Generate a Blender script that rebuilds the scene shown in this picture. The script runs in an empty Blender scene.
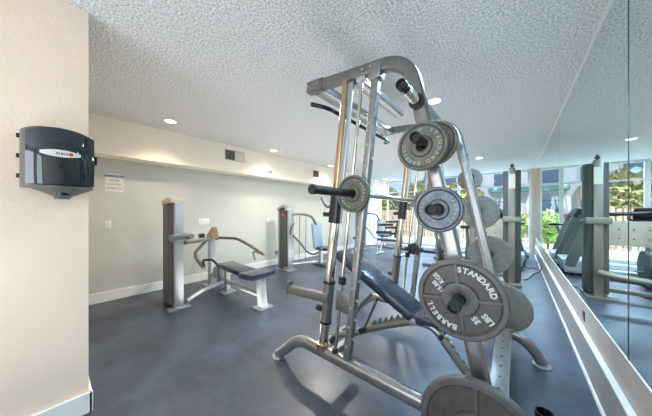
import bpy, bmesh, math, random
from mathutils import Vector, Matrix
random.seed(7)
R = math.radians
COL = bpy.context.scene.collection

# ---------------------------------------------------------------- materials
def lin(c):
    out = []
    for v in c:
        v = v / 255.0
        out.append(v / 12.92 if v <= 0.04045 else ((v + 0.055) / 1.055) ** 2.4)
    return (*out, 1.0)

def mat(name, rgb, rough=0.5, metal=0.0, var=0.0, vscale=8.0, bump=0.0, bscale=60.0, emit=None, estr=1.0, coat=0.0, spec=0.5, rgb2=None):
    m = bpy.data.materials.new(name); m.use_nodes = True
    nt = m.node_tree; b = nt.nodes['Principled BSDF']
    b.inputs['Base Color'].default_value = lin(rgb)
    b.inputs['Roughness'].default_value = rough
    b.inputs['Metallic'].default_value = metal
    b.inputs['Specular IOR Level'].default_value = spec
    b.inputs['Coat Weight'].default_value = coat
    tc = nt.nodes.new('ShaderNodeTexCoord')
    if var > 0 or rgb2:
        n = nt.nodes.new('ShaderNodeTexNoise'); n.inputs['Scale'].default_value = vscale; n.inputs['Detail'].default_value = 5
        nt.links.new(tc.outputs['Object'], n.inputs['Vector'])
        r = nt.nodes.new('ShaderNodeValToRGB')
        a = rgb; z = rgb2 or rgb
        lo = [max(0, v * (1 - var)) for v in a]; hi = [min(255, v * (1 + var)) for v in z]
        r.color_ramp.elements[0].position = 0.35; r.color_ramp.elements[1].position = 0.65
        r.color_ramp.elements[0].color = lin(lo); r.color_ramp.elements[1].color = lin(hi)
        nt.links.new(n.outputs['Fac'], r.inputs['Fac']); nt.links.new(r.outputs['Color'], b.inputs['Base Color'])
    if bump > 0:
        n2 = nt.nodes.new('ShaderNodeTexNoise'); n2.inputs['Scale'].default_value = bscale; n2.inputs['Detail'].default_value = 3
        nt.links.new(tc.outputs['Object'], n2.inputs['Vector'])
        bp = nt.nodes.new('ShaderNodeBump'); bp.inputs['Strength'].default_value = bump; bp.inputs['Distance'].default_value = 0.01
        nt.links.new(n2.outputs['Fac'], bp.inputs['Height']); nt.links.new(bp.outputs['Normal'], b.inputs['Normal'])
    if emit:
        b.inputs['Emission Color'].default_value = lin(emit); b.inputs['Emission Strength'].default_value = estr
    return m

M = {}
M['cream'] = mat('cream_wall_paint', (242, 220, 200), 0.8, var=0.015, vscale=2, bump=0.15, bscale=90)
M['soffit'] = mat('soffit_paint', (250, 240, 224), 0.8, bump=0.1, bscale=90)
M['sage'] = mat('sage_wall_paint', (198, 200, 192), 0.8, var=0.02, vscale=1.2, bump=0.15, bscale=90)
M['white_trim'] = mat('white_trim_paint', (235, 235, 232), 0.45)
M['ledge'] = mat('ledge_paint', (168, 156, 147), 0.5, var=0.03, vscale=3)
M['base_r'] = mat('ledge_base_paint', (150, 146, 143), 0.5)
M['pink'] = mat('column_paint', (222, 196, 176), 0.7)
M['silver'] = mat('silver_paint', (148, 148, 146), 0.3, 0.8, var=0.04, vscale=30)
M['silver_d'] = mat('silver_paint_dull', (124, 124, 121), 0.38, 0.75, var=0.05, vscale=30)
M['silver_l'] = mat('light_silver_paint', (178, 181, 182), 0.32, 0.6)
M['chrome'] = mat('chrome', (214, 208, 196), 0.12, 1.0)
M['chrome_warm'] = mat('chrome_warm_reflection', (196, 174, 142), 0.16, 1.0)  # chrome with a warm reflection put into its colour
M['black'] = mat('black_plastic', (26, 28, 32), 0.35)
M['rubber'] = mat('black_rubber', (22, 23, 25), 0.6, bump=0.1, bscale=200)
M['horn'] = mat('dark_steel_pipe', (24, 25, 29), 0.25, 0.3)
M['vinyl'] = mat('black_vinyl', (38, 46, 60), 0.25, coat=0.3, bump=0.08, bscale=150)
M['vinyl_b'] = mat('blue_grey_vinyl', (136, 156, 172), 0.4, coat=0.3)
M['iron'] = mat('grey_cast_iron', (92, 91, 90), 0.5, 0.35, var=0.07, vscale=25, bump=0.12, bscale=160)
M['iron_g'] = mat('green_grey_cast_iron', (104, 104, 94), 0.5, 0.3, var=0.08, vscale=25, bump=0.12, bscale=160)
M['iron_b'] = mat('blue_grey_cast_iron', (98, 106, 114), 0.42, 0.4, var=0.12, vscale=20, bump=0.12, bscale=160)
M['iron_lit'] = mat('lit_cast_iron', (124, 121, 112), 0.55, 0.2, var=0.06, vscale=25, bump=0.12, bscale=160)  # far plates: the brighter light on them is put into the iron colour
M['iron_d'] = mat('dark_cast_iron', (80, 78, 76), 0.5, 0.35, var=0.07, vscale=25, bump=0.12, bscale=160)
M['groove'] = mat('plate_recess', (48, 48, 48), 0.7, 0.1)
M['letter'] = mat('raised_letter_paint', (206, 206, 204), 0.5)
M['letter_d'] = mat('dull_letter_paint', (160, 162, 158), 0.5)
M['dial'] = mat('smoky_plastic', (30, 40, 48), 0.07, coat=0.6)
M['disp'] = mat('dispenser_grey', (98, 96, 92), 0.4)
M['label_w'] = mat('white_label', (228, 226, 222), 0.5)
M['red'] = mat('red_print', (200, 60, 50), 0.5)
M['ink'] = mat('grey_print', (90, 92, 92), 0.6)
M['blue_p'] = mat('blue_print', (50, 120, 180), 0.5)
M['wood'] = mat('tan_board', (188, 172, 148), 0.5, var=0.04, vscale=4)
M['beige_m'] = mat('beige_machine_paint', (136, 130, 115), 0.4, 0.45)
M['cap'] = mat('cream_cap', (205, 196, 170), 0.5)
M['shroud'] = mat('grey_shroud', (84, 84, 90), 0.45, var=0.03)
M['shroud_d'] = mat('dark_shroud', (78, 80, 76), 0.4)
M['brownwood'] = mat('tan_wedge', (160, 132, 100), 0.6, var=0.08)
M['bronze'] = mat('bronze_tube', (122, 112, 98), 0.35, 0.6)
M['vent_d'] = mat('vent_dark', (70, 70, 66), 0.7)
M['vent_l'] = mat('vent_grille', (188, 184, 172), 0.6)
M['alu'] = mat('window_frame_white', (214, 216, 210), 0.4, 0.1)
M['tread_w'] = mat('treadmill_shell', (176, 190, 198), 0.35)
M['tread_g'] = mat('treadmill_grey', (112, 120, 116), 0.4, 0.2)
M['conc'] = mat('patio_concrete', (196, 184, 164), 0.9, var=0.05)
M['fence'] = mat('fence_wood', (176, 146, 122), 0.8, var=0.15, vscale=6)
M['stucco'] = mat('stucco_pale', (206, 214, 222), 0.9, var=0.03)
M['stucco_t'] = mat('stucco_tan', (206, 176, 148), 0.9, var=0.04)
M['teal'] = mat('teal_trim', (84, 140, 134), 0.6)
M['bglass'] = mat('building_glass', (98, 116, 138), 0.2, 0.3)
M['brick'] = mat('brick_tan', (176, 120, 92), 0.9, var=0.12, vscale=14)
M['leaf'] = mat('leaf_autumn', (196, 176, 112), 0.7, var=0.25, vscale=3, rgb2=(146, 136, 84))
M['leaf2'] = mat('leaf_bright', (160, 176, 84), 0.7, var=0.2, vscale=5)
M['bark'] = mat('bark', (96, 76, 56), 0.9)
M['lamp'] = mat('lamp_lens', (255, 244, 220), 0.5, emit=(255, 240, 205), estr=8)

def glass_mat():
    m = bpy.data.materials.new('window_glass'); m.use_nodes = True; nt = m.node_tree
    for n in list(nt.nodes): nt.nodes.remove(n)
    o = nt.nodes.new('ShaderNodeOutputMaterial'); t = nt.nodes.new('ShaderNodeBsdfTransparent'); g = nt.nodes.new('ShaderNodeBsdfGlossy')
    t.inputs['Color'].default_value = (0.93, 0.96, 0.97, 1); g.inputs['Roughness'].default_value = 0.02
    x = nt.nodes.new('ShaderNodeMixShader'); x.inputs['Fac'].default_value = 0.06
    nt.links.new(t.outputs[0], x.inputs[1]); nt.links.new(g.outputs[0], x.inputs[2]); nt.links.new(x.outputs[0], o.inputs[0])
    return m
M['glass'] = glass_mat()

def mirror_mat():
    m = bpy.data.materials.new('mirror_glass'); m.use_nodes = True; b = m.node_tree.nodes['Principled BSDF']
    b.inputs['Base Color'].default_value = (0.74, 0.84, 0.83, 1); b.inputs['Metallic'].default_value = 1.0; b.inputs['Roughness'].default_value = 0.004
    return m
M['mirror'] = mirror_mat()

def ceiling_mat():
    m = bpy.data.materials.new('popcorn_ceiling'); m.use_nodes = True; nt = m.node_tree; b = nt.nodes['Principled BSDF']
    tc = nt.nodes.new('ShaderNodeTexCoord')
    n = nt.nodes.new('ShaderNodeTexNoise'); n.inputs['Scale'].default_value = 70; n.inputs['Detail'].default_value = 4; n.inputs['Roughness'].default_value = 0.6
    nt.links.new(tc.outputs['Object'], n.inputs['Vector'])
    r = nt.nodes.new('ShaderNodeValToRGB')
    r.color_ramp.elements[0].position = 0.36; r.color_ramp.elements[0].color = lin((176, 178, 176))
    r.color_ramp.elements[1].position = 0.62; r.color_ramp.elements[1].color = lin((246, 246, 244))
    nt.links.new(n.outputs['Fac'], r.inputs['Fac'])
    nt.links.new(r.outputs['Color'], b.inputs['Base Color'])
    bp = nt.nodes.new('ShaderNodeBump'); bp.inputs['Strength'].default_value = 0.6; bp.inputs['Distance'].default_value = 0.015
    nt.links.new(n.outputs['Fac'], bp.inputs['Height']); nt.links.new(bp.outputs['Normal'], b.inputs['Normal'])
    b.inputs['Roughness'].default_value = 0.95
    return m
M['ceiling'] = ceiling_mat()

def floor_mat():
    m = bpy.data.materials.new('rubber_floor'); m.use_nodes = True; nt = m.node_tree; b = nt.nodes['Principled BSDF']
    tc = nt.nodes.new('ShaderNodeTexCoord')
    n = nt.nodes.new('ShaderNodeTexNoise'); n.inputs['Scale'].default_value = 2.0; n.inputs['Detail'].default_value = 9; n.inputs['Roughness'].default_value = 0.72
    nt.links.new(tc.outputs['Object'], n.inputs['Vector'])
    r = nt.nodes.new('ShaderNodeValToRGB')
    r.color_ramp.elements[0].position = 0.32; r.color_ramp.elements[0].color = lin((46, 50, 58))
    r.color_ramp.elements[1].position = 0.7; r.color_ramp.elements[1].color = lin((80, 89, 104))  # some of the blue window sheen is put into this mottled colour
    nt.links.new(n.outputs['Fac'], r.inputs['Fac'])
    br = nt.nodes.new('ShaderNodeTexBrick'); br.offset = 0.5
    br.inputs['Color1'].default_value = (1, 1, 1, 1); br.inputs['Color2'].default_value = (1, 1, 1, 1); br.inputs['Mortar'].default_value = (0.5, 0.5, 0.5, 1)
    br.inputs['Scale'].default_value = 1.0; br.inputs['Mortar Size'].default_value = 0.003
    br.inputs['Brick Width'].default_value = 1.8; br.inputs['Row Height'].default_value = 1.2
    nt.links.new(tc.outputs['Object'], br.inputs['Vector'])
    mx = nt.nodes.new('ShaderNodeMix'); mx.data_type = 'RGBA'; mx.blend_type = 'MULTIPLY'; mx.inputs[0].default_value = 1.0
    nt.links.new(r.outputs['Color'], mx.inputs[6]); nt.links.new(br.outputs['Color'], mx.inputs[7]); nt.links.new(mx.outputs[2], b.inputs['Base Color'])
    n3 = nt.nodes.new('ShaderNodeTexNoise'); n3.inputs['Scale'].default_value = 1.6; n3.inputs['Detail'].default_value = 6
    nt.links.new(tc.outputs['Object'], n3.inputs['Vector'])
    mr = nt.nodes.new('ShaderNodeMapRange'); mr.inputs['From Min'].default_value = 0.3; mr.inputs['From Max'].default_value = 0.7; mr.inputs['To Min'].default_value = 0.31; mr.inputs['To Max'].default_value = 0.42
    nt.links.new(n3.outputs['Fac'], mr.inputs['Value']); nt.links.new(mr.outputs['Result'], b.inputs['Roughness'])
    bp = nt.nodes.new('ShaderNodeBump'); bp.inputs['Strength'].default_value = 0.12; bp.inputs['Distance'].default_value = 0.004
    n4 = nt.nodes.new('ShaderNodeTexNoise'); n4.inputs['Scale'].default_value = 180
    nt.links.new(tc.outputs['Object'], n4.inputs['Vector']); nt.links.new(n4.outputs['Fac'], bp.inputs['Height']); nt.links.new(bp.outputs['Normal'], b.inputs['Normal'])
    b.inputs['Specular IOR Level'].default_value = 0.6
    return m
M['floor'] = floor_mat()

# ---------------------------------------------------------------- mesh helpers
def V(*a): return Vector(a)

def circ(r, n=16): return [(r * math.cos(2 * math.pi * i / n), r * math.sin(2 * math.pi * i / n)) for i in range(n)]
def rrect(w, h, r=0.01, k=3):
    pts = []
    for cx, cy, a0 in ((w/2-r, h/2-r, 0), (-w/2+r, h/2-r, 90), (-w/2+r, -h/2+r, 180), (w/2-r, -h/2+r, 270)):
        for i in range(k + 1):
            a = R(a0 + 90 * i / k); pts.append((cx + r * math.cos(a), cy + r * math.sin(a)))
    return pts

def fillet(pts, r, n=6):
    pts = [Vector(p) for p in pts]
    if len(pts) < 3: return pts
    out = [pts[0]]
    for i in range(1, len(pts) - 1):
        a, b, c = pts[i-1], pts[i], pts[i+1]
        ra = min(r, (a-b).length * 0.48, (c-b).length * 0.48)
        p0 = b + (a-b).normalized() * ra; p2 = b + (c-b).normalized() * ra
        for k in range(n + 1):
            t = k / n; out.append(p0 * (1-t)**2 + b * 2*t*(1-t) + p2 * t*t)
    out.append(pts[-1])
    return out

def sweep(bm, pts, sec, up=(0, 0, 1), scale=None):
    pts = [Vector(p) for p in pts]; up = Vector(up); rings = []
    n = len(pts)
    for i, p in enumerate(pts):
        if i == 0: t = pts[1] - p
        elif i == n-1: t = p - pts[-2]
        else: t = (pts[i+1] - p).normalized() + (p - pts[i-1]).normalized()
        t.normalize()
        side = t.cross(up)
        if side.length < 1e-3: side = t.cross(Vector((1, 0, 0)))
        side.normalize(); u = side.cross(t).normalized()
        k = scale[i] if scale else 1.0
        rings.append([bm.verts.new(p + side * a * k + u * b * k) for a, b in sec])
    m = len(sec)
    for i in range(n-1):
        for j in range(m):
            bm.faces.new((rings[i][j], rings[i][(j+1) % m], rings[i+1][(j+1) % m], rings[i+1][j]))
    bm.faces.new(list(reversed(rings[0]))); bm.faces.new(rings[-1])

def tube(bm, pts, r, fr=0.05, n=12, up=(0, 0, 1)): sweep(bm, fillet(pts, fr), circ(r, n), up)
def cyl(bm, a, b, r, n=20): sweep(bm, [a, b], circ(r, n))

def box(bm, c, s, rot=None, bev=0.0):
    c = Vector(c); vs = []
    mt = rot if rot else Matrix.Identity(3)
    tmp = bmesh.new(); bmesh.ops.create_cube(tmp, size=1)
    for v in tmp.verts: v.co = Vector((v.co.x * s[0], v.co.y * s[1], v.co.z * s[2]))
    if bev > 0: bmesh.ops.bevel(tmp, geom=list(tmp.edges), offset=min(bev, min(s) * 0.45), segments=2, affect='EDGES', profile=0.6)
    mp = {v: bm.verts.new(mt @ v.co + c) for v in tmp.verts}
    for f in tmp.faces: bm.faces.new([mp[v] for v in f.verts])
    tmp.free()

def bx(bm, x0, x1, y0, y1, z0, z1, bev=0.0): box(bm, ((x0+x1)/2, (y0+y1)/2, (z0+z1)/2), (abs(x1-x0), abs(y1-y0), abs(z1-z0)), None, bev)

def lathe(bm, prof, o, axis='-Y', n=48):
    """prof: list of (radius, height along axis)"""
    o = Vector(o); rings = []
    ax = {'-Y': Vector((0, -1, 0)), 'Z': Vector((0, 0, 1)), 'X': Vector((1, 0, 0)), '-Z': Vector((0, 0, -1))}[axis]
    a = Vector((1, 0, 0)) if abs(ax.x) < .5 else Vector((0, 1, 0)); b = ax.cross(a)
    for r, h in prof:
        if r < 1e-6: rings.append([bm.verts.new(o + ax * h)])
        else: rings.append([bm.verts.new(o + ax * h + (a * math.cos(2*math.pi*i/n) + b * math.sin(2*math.pi*i/n)) * r) for i in range(n)])
    for p, q in zip(rings, rings[1:]):
        for j in range(n):
            if len(p) == 1 and len(q) == 1: continue
            if len(p) == 1: bm.faces.new((p[0], q[j], q[(j+1) % n]))
            elif len(q) == 1: bm.faces.new((p[j], p[(j+1) % n], q[0]))
            else: bm.faces.new((p[j], p[(j+1) % n], q[(j+1) % n], q[j]))

def link(name, bm, m, parent=None, smooth=True, loc=None):
    bmesh.ops.recalc_face_normals(bm, faces=list(bm.faces))
    me = bpy.data.meshes.new(name)
    off = Vector((0, 0, 0))
    if parent is not None:
        p = parent
        while p is not None:
            off += Vector(p.location); p = p.parent
    elif loc is not None: off = Vector(loc)
    for v in bm.verts: v.co -= off
    if smooth:
        for f in bm.faces: f.smooth = True
        for e in bm.edges:
            if len(e.link_faces) == 2 and e.calc_face_angle(0) > R(34): e.smooth = False
    bm.to_mesh(me); bm.free(); me.materials.append(M[m] if isinstance(m, str) else m)
    o = bpy.data.objects.new(name, me); COL.objects.link(o)
    if parent is not None: o.parent = parent
    elif loc is not None: o.location = loc
    return o

def part(name, m, parent, fn, label=None, **k):
    bm = bmesh.new(); fn(bm); o = link(name, bm, m, parent, **k)
    if label: o['label'] = label
    return o
def pieces(name, m, parent, fn, label=None, **k):
    """each loose piece of the built mesh becomes a part of its own"""
    bm = bmesh.new(); fn(bm); seen = set(); out = []
    for v0 in list(bm.verts):
        if v0 in seen: continue
        comp = [v0]; seen.add(v0); st = [v0]
        while st:
            v = st.pop()
            for e in v.link_edges:
                w = e.other_vert(v)
                if w not in seen: seen.add(w); comp.append(w); st.append(w)
        nb = bmesh.new(); mp = {v: nb.verts.new(v.co) for v in comp}
        fs = set(f for v in comp for f in v.link_faces)
        for f in sorted(fs, key=lambda f: f.index): nb.faces.new([mp[v] for v in f.verts])
        o = link(name, nb, m, parent, **k); out.append(o)
        if label: o['label'] = label
    bm.free()
    return out
def tag(o, label, cat, group=None):
    o['label'] = label; o['category'] = cat
    if group: o['group'] = group
    return o
def thing(name, label, cat, loc=(0, 0, 0), group=None):
    o = bpy.data.objects.new(name, None); o.empty_display_size = 0.1; COL.objects.link(o); o.location = loc
    return tag(o, label, cat, group)
def single(name, m, label, cat, fn, loc, group=None, **k):
    bm = bmesh.new(); fn(bm); return tag(link(name, bm, m, None, loc=loc, **k), label, cat, group)
def struct(name, m, fn, parent=None):
    bm = bmesh.new(); fn(bm); o = link(name, bm, m, parent, smooth=False)
    if parent is None: o['kind'] = 'structure'
    return o
def copy_tree(o, parent=None):
    c = o.copy(); COL.objects.link(c); c.parent = parent
    for ch in list(o.children): copy_tree(ch, c)
    return c

def text_mesh(s, size, depth=0.002, align='CENTER', bold=0.0):
    cu = bpy.data.curves.new('t', 'FONT'); cu.body = s; cu.size = size; cu.extrude = depth / 2; cu.align_x = align; cu.align_y = 'CENTER'; cu.offset = bold
    o = bpy.data.objects.new('t', cu); COL.objects.link(o)
    bpy.context.view_layer.update()
    dg = bpy.context.evaluated_depsgraph_get()
    me = bpy.data.meshes.new_from_object(o.evaluated_get(dg))
    bpy.data.objects.remove(o); bpy.data.curves.remove(cu)
    return me
def add_text(bm, s, size, mtx, depth=0.002, bold=0.0):
    me = text_mesh(s, size, depth, bold=bold); t = bmesh.new(); t.from_mesh(me); bpy.data.meshes.remove(me)
    mp = {v: bm.verts.new(mtx @ v.co) for v in t.verts}
    for f in t.faces:
        try: bm.faces.new([mp[v] for v in f.verts])
        except ValueError: pass
    t.free()

# ---------------------------------------------------------------- room shell
XM = 0.46      # mirror wall
XL = -4.6      # left wall
YF = 9.4       # window wall
ZC = 2.6
struct('floor', 'floor', lambda b: bx(b, -5.2, 0.8, -3.6, 9.6, -0.1, 0.0))
struct('ceiling', 'ceiling', lambda b: bx(b, -5.2, 0.8, -3.6, 9.6, ZC, ZC + 0.15))
struct('wall_left', 'sage', lambda b: bx(b, XL - 0.15, XL, 0.17, YF, 0, ZC))
struct('wall_dispenser', 'cream', lambda b: bx(b, XL - 0.15, -2.15, -3.5, 0.17, 0, ZC))
struct('wall_soffit', 'soffit', lambda b: bx(b, XL, -4.3, 0.17, YF, 2.085, ZC))
struct('wall_right', 'ledge', lambda b: bx(b, 0.455, 0.62, -3.5, YF, 0, ZC))
def far(b):
    bx(b, 0.35, 0.455, YF - 0.2, YF, 0, ZC)
struct('wall_far', 'pink', far)
def back(b):
    bx(b, -2.15, -1.9, -3.5, -3.4, 0, ZC); bx(b, 0.25, 0.455, -3.5, -3.4, 0, ZC); bx(b, -1.9, 0.25, -3.5, -3.4, 0, 0.3); bx(b, -1.9, 0.25, -3.5, -3.4, 2.45, ZC)
struct('wall_back', 'cream', back)
struct('baseboard_left', 'white_trim', lambda b: (bx(b, XL, XL + 0.018, 0.19, YF, 0, 0.14, 0.004)))
struct('baseboard_dispenser', 'white_trim', lambda b: (bx(b, -2.15, -2.132, -3.4, 0.19, 0, 0.13, 0.004), bx(b, XL, -2.132, 0.17, 0.188, 0, 0.13, 0.004)))
struct('baseboard_right', 'base_r', lambda b: bx(b, 0.43, 0.456, -3.4, YF - 0.2, 0.0, 0.29))
struct('trim_1', 'white_trim', lambda b: bx(b, 0.418, 0.432, -3.4, YF - 0.2, 0.0, 0.035, 0.004))
struct('trim_2', 'white_trim', lambda b: bx(b, 0.424, 0.456, -3.4, YF - 0.2, 0.29, 0.305, 0.003))
struct('trim_3', 'white_trim', lambda b: bx(b, 0.446, 0.4565, -3.4, YF - 0.2, 0.524, 0.532, 0.003))
struct('trim_4', 'white_trim', lambda b: bx(b, 0.440, 0.458, -3.4, YF - 0.2, ZC - 0.012, ZC, 0.003))

# mirror panels
edges = [-2.6, 1.918, 4.45, 6.95, YF - 0.2]
mlab = ['nearest mirror panel on the right wall, at the edge of the photo', 'long mirror panel beyond the dark joint, reflecting the weight machine tower', 'mirror panel past the weight tower on the right wall', 'farthest mirror panel on the right wall, next to the window column']
for i in range(4):
    y0, y1 = edges[i] + 0.004, edges[i+1] - 0.004
    single('wall_mirror', 'mirror', mlab[i], 'mirror', lambda b: bx(b, 0.4495, 0.4548, y0, y1, 0.532, ZC - 0.012), (0.452, (y0+y1)/2, 0.532), 'mirror panels along the right wall', smooth=False)
struct('trim_5', 'black', lambda b: bx(b, 0.4488, 0.4552, 1.910, 1.926, 0.532, ZC - 0.012))

# window wall : full height glazing between mullions
wx = [-4.3, -3.1, -1.58, -0.1, 0.35]
for i in range(4):
    x0, x1 = wx[i], wx[i+1]
    def fr(b, x0=x0, x1=x1):
        w = 0.045
        bx(b, x0, x0 + w, YF - 0.08, YF, 0, ZC); bx(b, x1 - w, x1, YF - 0.08, YF, 0, ZC)
        bx(b, x0 + w, x1 - w, YF - 0.08, YF, 0, 0.08); bx(b, x0 + w, x1 - w, YF - 0.08, YF, ZC - 0.06, ZC)
        bx(b, x0 + w, x1 - w, YF - 0.07, YF, 2.09, 2.14)
    e = bpy.data.objects.new('window_%d' % (i+1), None); COL.objects.link(e); e['kind'] = 'structure'; e.location = ((x0+x1)/2, YF, 0)
    part('window_frame', 'alu', e, fr, smooth=False)
    part('window_pane', 'glass', e, lambda b: bx(b, x0 + .045, x1 - .045, YF - 0.045, YF - 0.04, 0.08, ZC - 0.06), smooth=False)
e = bpy.data.objects.new('window_5', None); COL.objects.link(e); e['kind'] = 'structure'; e.location = (-0.8, -3.45, 0.3)  # unseen rear window, added so that light comes in from behind
def fr(b):
    bx(b, -1.9, -1.85, -3.5, -3.42, .3, 2.45); bx(b, .2, .25, -3.5, -3.42, .3, 2.45); bx(b, -1.85, .2, -3.5, -3.42, .3, .35); bx(b, -1.85, .2, -3.5, -3.42, 2.4, 2.45); bx(b, -.85, -.8, -3.5, -3.42, .35, 2.4)
part('window_frame', 'alu', e, fr, smooth=False)

# ---------------------------------------------------------------- small wall fittings
def ceil_light(x, y, lab):
    t = thing('ceiling_light', lab, 'ceiling light', (x, y, ZC), 'recessed round downlights in the ceiling')
    part('trim_ring', 'white_trim', t, lambda b: lathe(b, [(0.062, -0.004), (0.085, 0.0), (0.088, 0.006), (0.062, 0.008)] and [(0.064, 0.0), (0.088, 0.0), (0.086, 0.007), (0.066, 0.009), (0.064, 0.0)], (x, y, ZC), '-Z'))
    part('lens', 'lamp', t, lambda b: lathe(b, [(0, 0.005), (0.045, 0.004), (0.064, 0.002)], (x, y, ZC), '-Z'))
    l = bpy.data.lights.new('downlight_lamp', 'SPOT'); l.energy = 28; l.color = (1.0, 0.86, 0.66); l.spot_size = R(125); l.spot_blend = 0.8; l.shadow_soft_size = 0.06
    o = bpy.data.objects.new('downlight_lamp', l); COL.objects.link(o); o.parent = t; o.location = (0, 0, -0.03)
ceil_light(-3.81, 1.12, 'round downlight above the left wall machine, nearest the paper towel dispenser')
ceil_light(-3.95, 3.04, 'round downlight beside the long vent on the soffit')
ceil_light(-4.02, 5.06, 'round downlight beside the small square vent on the soffit')
ceil_light(-4.0, 8.5, 'farthest round downlight at the window end of the soffit')
ceil_light(-0.74, 2.88, 'round bright downlight directly above the weight rack')
ceil_light(-0.68, 6.6, 'round downlight between the rack and the windows')

def vent_big(b):
    bx(b, -4.3, -4.292, 2.16, 2.57, 2.31, 2.51, 0.003)
t = thing('air_vent', 'long rectangular air vent with dark and pale halves high on the soffit', 'air vent', (-4.3, 2.365, 2.31))
part('frame', 'vent_l', t, vent_big)
part('dark_grille', 'vent_d', t, lambda b: [bx(b, -4.292, -4.288, 2.175, 2.36, 2.325 + k * .0215, 2.325 + k * .0215 + .016) for k in range(8)], label='dark half of the vent grille')
part('pale_grille', 'soffit', t, lambda b: [bx(b, -4.292, -4.287, 2.375 + k * .023, 2.375 + k * .023 + .012, 2.325, 2.495) for k in range(8)], label='pale half of the vent grille')
t = thing('air_vent', 'small square air vent farther along the soffit', 'air vent', (-4.3, 4.75, 2.28))
part('frame', 'vent_l', t, lambda b: bx(b, -4.3, -4.292, 4.64, 4.88, 2.27, 2.45, 0.003))
part('grille', 'vent_d', t, lambda b: [bx(b, -4.292, -4.287, 4.66, 4.86, 2.285 + k * .02, 2.285 + k * .02 + .015) for k in range(8)])
t = thing('wall_sensor', 'small white wedge shaped sensor on the soffit between the two vents', 'sensor', (-4.3, 3.17, 2.2))
part('housing', 'white_trim', t, lambda b: box(b, (-4.275, 3.17, 2.22), (0.05, 0.11, 0.06), Matrix.Rotation(R(25), 3, 'Y'), 0.012))
part('lens', 'vent_d', t, lambda b: box(b, (-4.25, 3.2, 2.20), (0.012, 0.05, 0.025), Matrix.Rotation(R(25), 3, 'Y'), 0.003))

def wall_plate(y, z, w, h, lab, kind):
    t = thing(kind, lab, 'switch' if 'switch' in kind else 'outlet', (XL, y, z - h/2))
    part('cover_plate', 'white_trim', t, lambda b: bx(b, XL, XL + 0.007, y - w/2, y + w/2, z - h/2, z + h/2, 0.003))
    if 'switch' in kind: part('rocker', 'label_w', t, lambda b: bx(b, XL + .007, XL + 0.012, y - .017, y + .017, z - .03, z + .03, 0.002))
    else: pieces('socket', 'label_w', t, lambda b: [bx(b, XL + .007, XL + .010, y + q - .016, y + q + .016, z - .025, z + .025, .002) for q in ((-w/4, w/4) if w > .1 else (0,))])
wall_plate(0.563, 1.12, 0.075, 0.115, 'white light switch under the notice on the left wall', 'light_switch')
wall_plate(1.905, 1.118, 0.2, 0.115, 'wide white double outlet plate on the wall behind the weight tower', 'wall_outlet')
wall_plate(3.377, 1.11, 0.08, 0.115, 'single white outlet plate on the wall left of the seated machine with blue pad', 'wall_outlet')

# notice
t = thing('wall_notice', 'white paper notice with a blue heading on the left wall above the switch', 'sign', (XL, 0.635, 1.60))
part('sheet', 'label_w', t, lambda b: bx(b, XL, XL + 0.004, 0.535, 0.735, 1.60, 1.865), smooth=False)
part('heading_band', 'label_w', t, lambda b: bx(b, XL + .004, XL + .0045, 0.54, 0.73, 1.80, 1.86), smooth=False)
FX = Matrix(((0, 0, 1), (1, 0, 0), (0, 1, 0)))     # text x->+Y, y->+Z, normal +X
def tx(y, z, x): return Matrix.Translation((x, y, z)) @ FX.to_4x4()
part('heading_text', 'blue_p', t, lambda b: add_text(b, 'REMINDER', 0.046, tx(0.635, 1.83, XL + .0055), 0.001, bold=0.0016), smooth=False)
for wd, zz in (('PLEASE', 1.765), ('SANITIZE', 1.71), ('AFTER USE', 1.65)): part('body_text', 'ink', t, lambda b: add_text(b, wd, 0.036, tx(0.635, zz, XL + .005), 0.001), smooth=False)

# paper towel dispenser on the near wall (projects towards +X)
def disp_shell(b, x_wall, dep, y0, y1, z0, z1, n=14):
    # arched plan: sides leave the wall and a curved front joins them
    yc = (y0 + y1) / 2; hw = (y1 - y0) / 2
    rows = []
    for k in range(9):
        v = k / 8; z = z0 + (z1 - z0) * v
        shrink = 1.0 - 0.10 * (1 - math.sin(math.pi * (0.12 + 0.78 * v)))
        top = 0.0 if v < .9 else (v - .9) * 0.06
        ring = [(x_wall, yc - hw)]
        for i in range(n + 1):
            a = math.pi * i / n
            cx = abs(math.cos(a)) ** 0.5 * (1 if math.cos(a) > 0 else -1)
            ring.append((x_wall + 0.05 + (dep * shrink - 0.05 - top) * (math.sin(a) ** 0.55), yc - hw * cx))
        ring.append((x_wall, yc + hw))
        rows.append([b.verts.new((x, y, z - .035 * v * ((y - yc) / hw) ** 2)) for x, y in ring])
    m = len(rows[0])
    for p, q in zip(rows, rows[1:]):
        for j in range(m): b.faces.new((p[j], p[(j+1) % m], q[(j+1) % m], q[j]))
    b.faces.new(list(reversed(rows[0]))); b.faces.new(rows[-1])
t = thing('towel_dispenser', 'smoky black and grey paper towel dispenser mounted on the near cream wall', 'dispenser', (-2.15, 0.035, 1.38))
part('back_housing', 'disp', t, lambda b: disp_shell(b, -2.15, 0.185, -0.098, 0.185, 1.44, 1.775), label='grey moulded housing behind the smoky cover')
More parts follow.
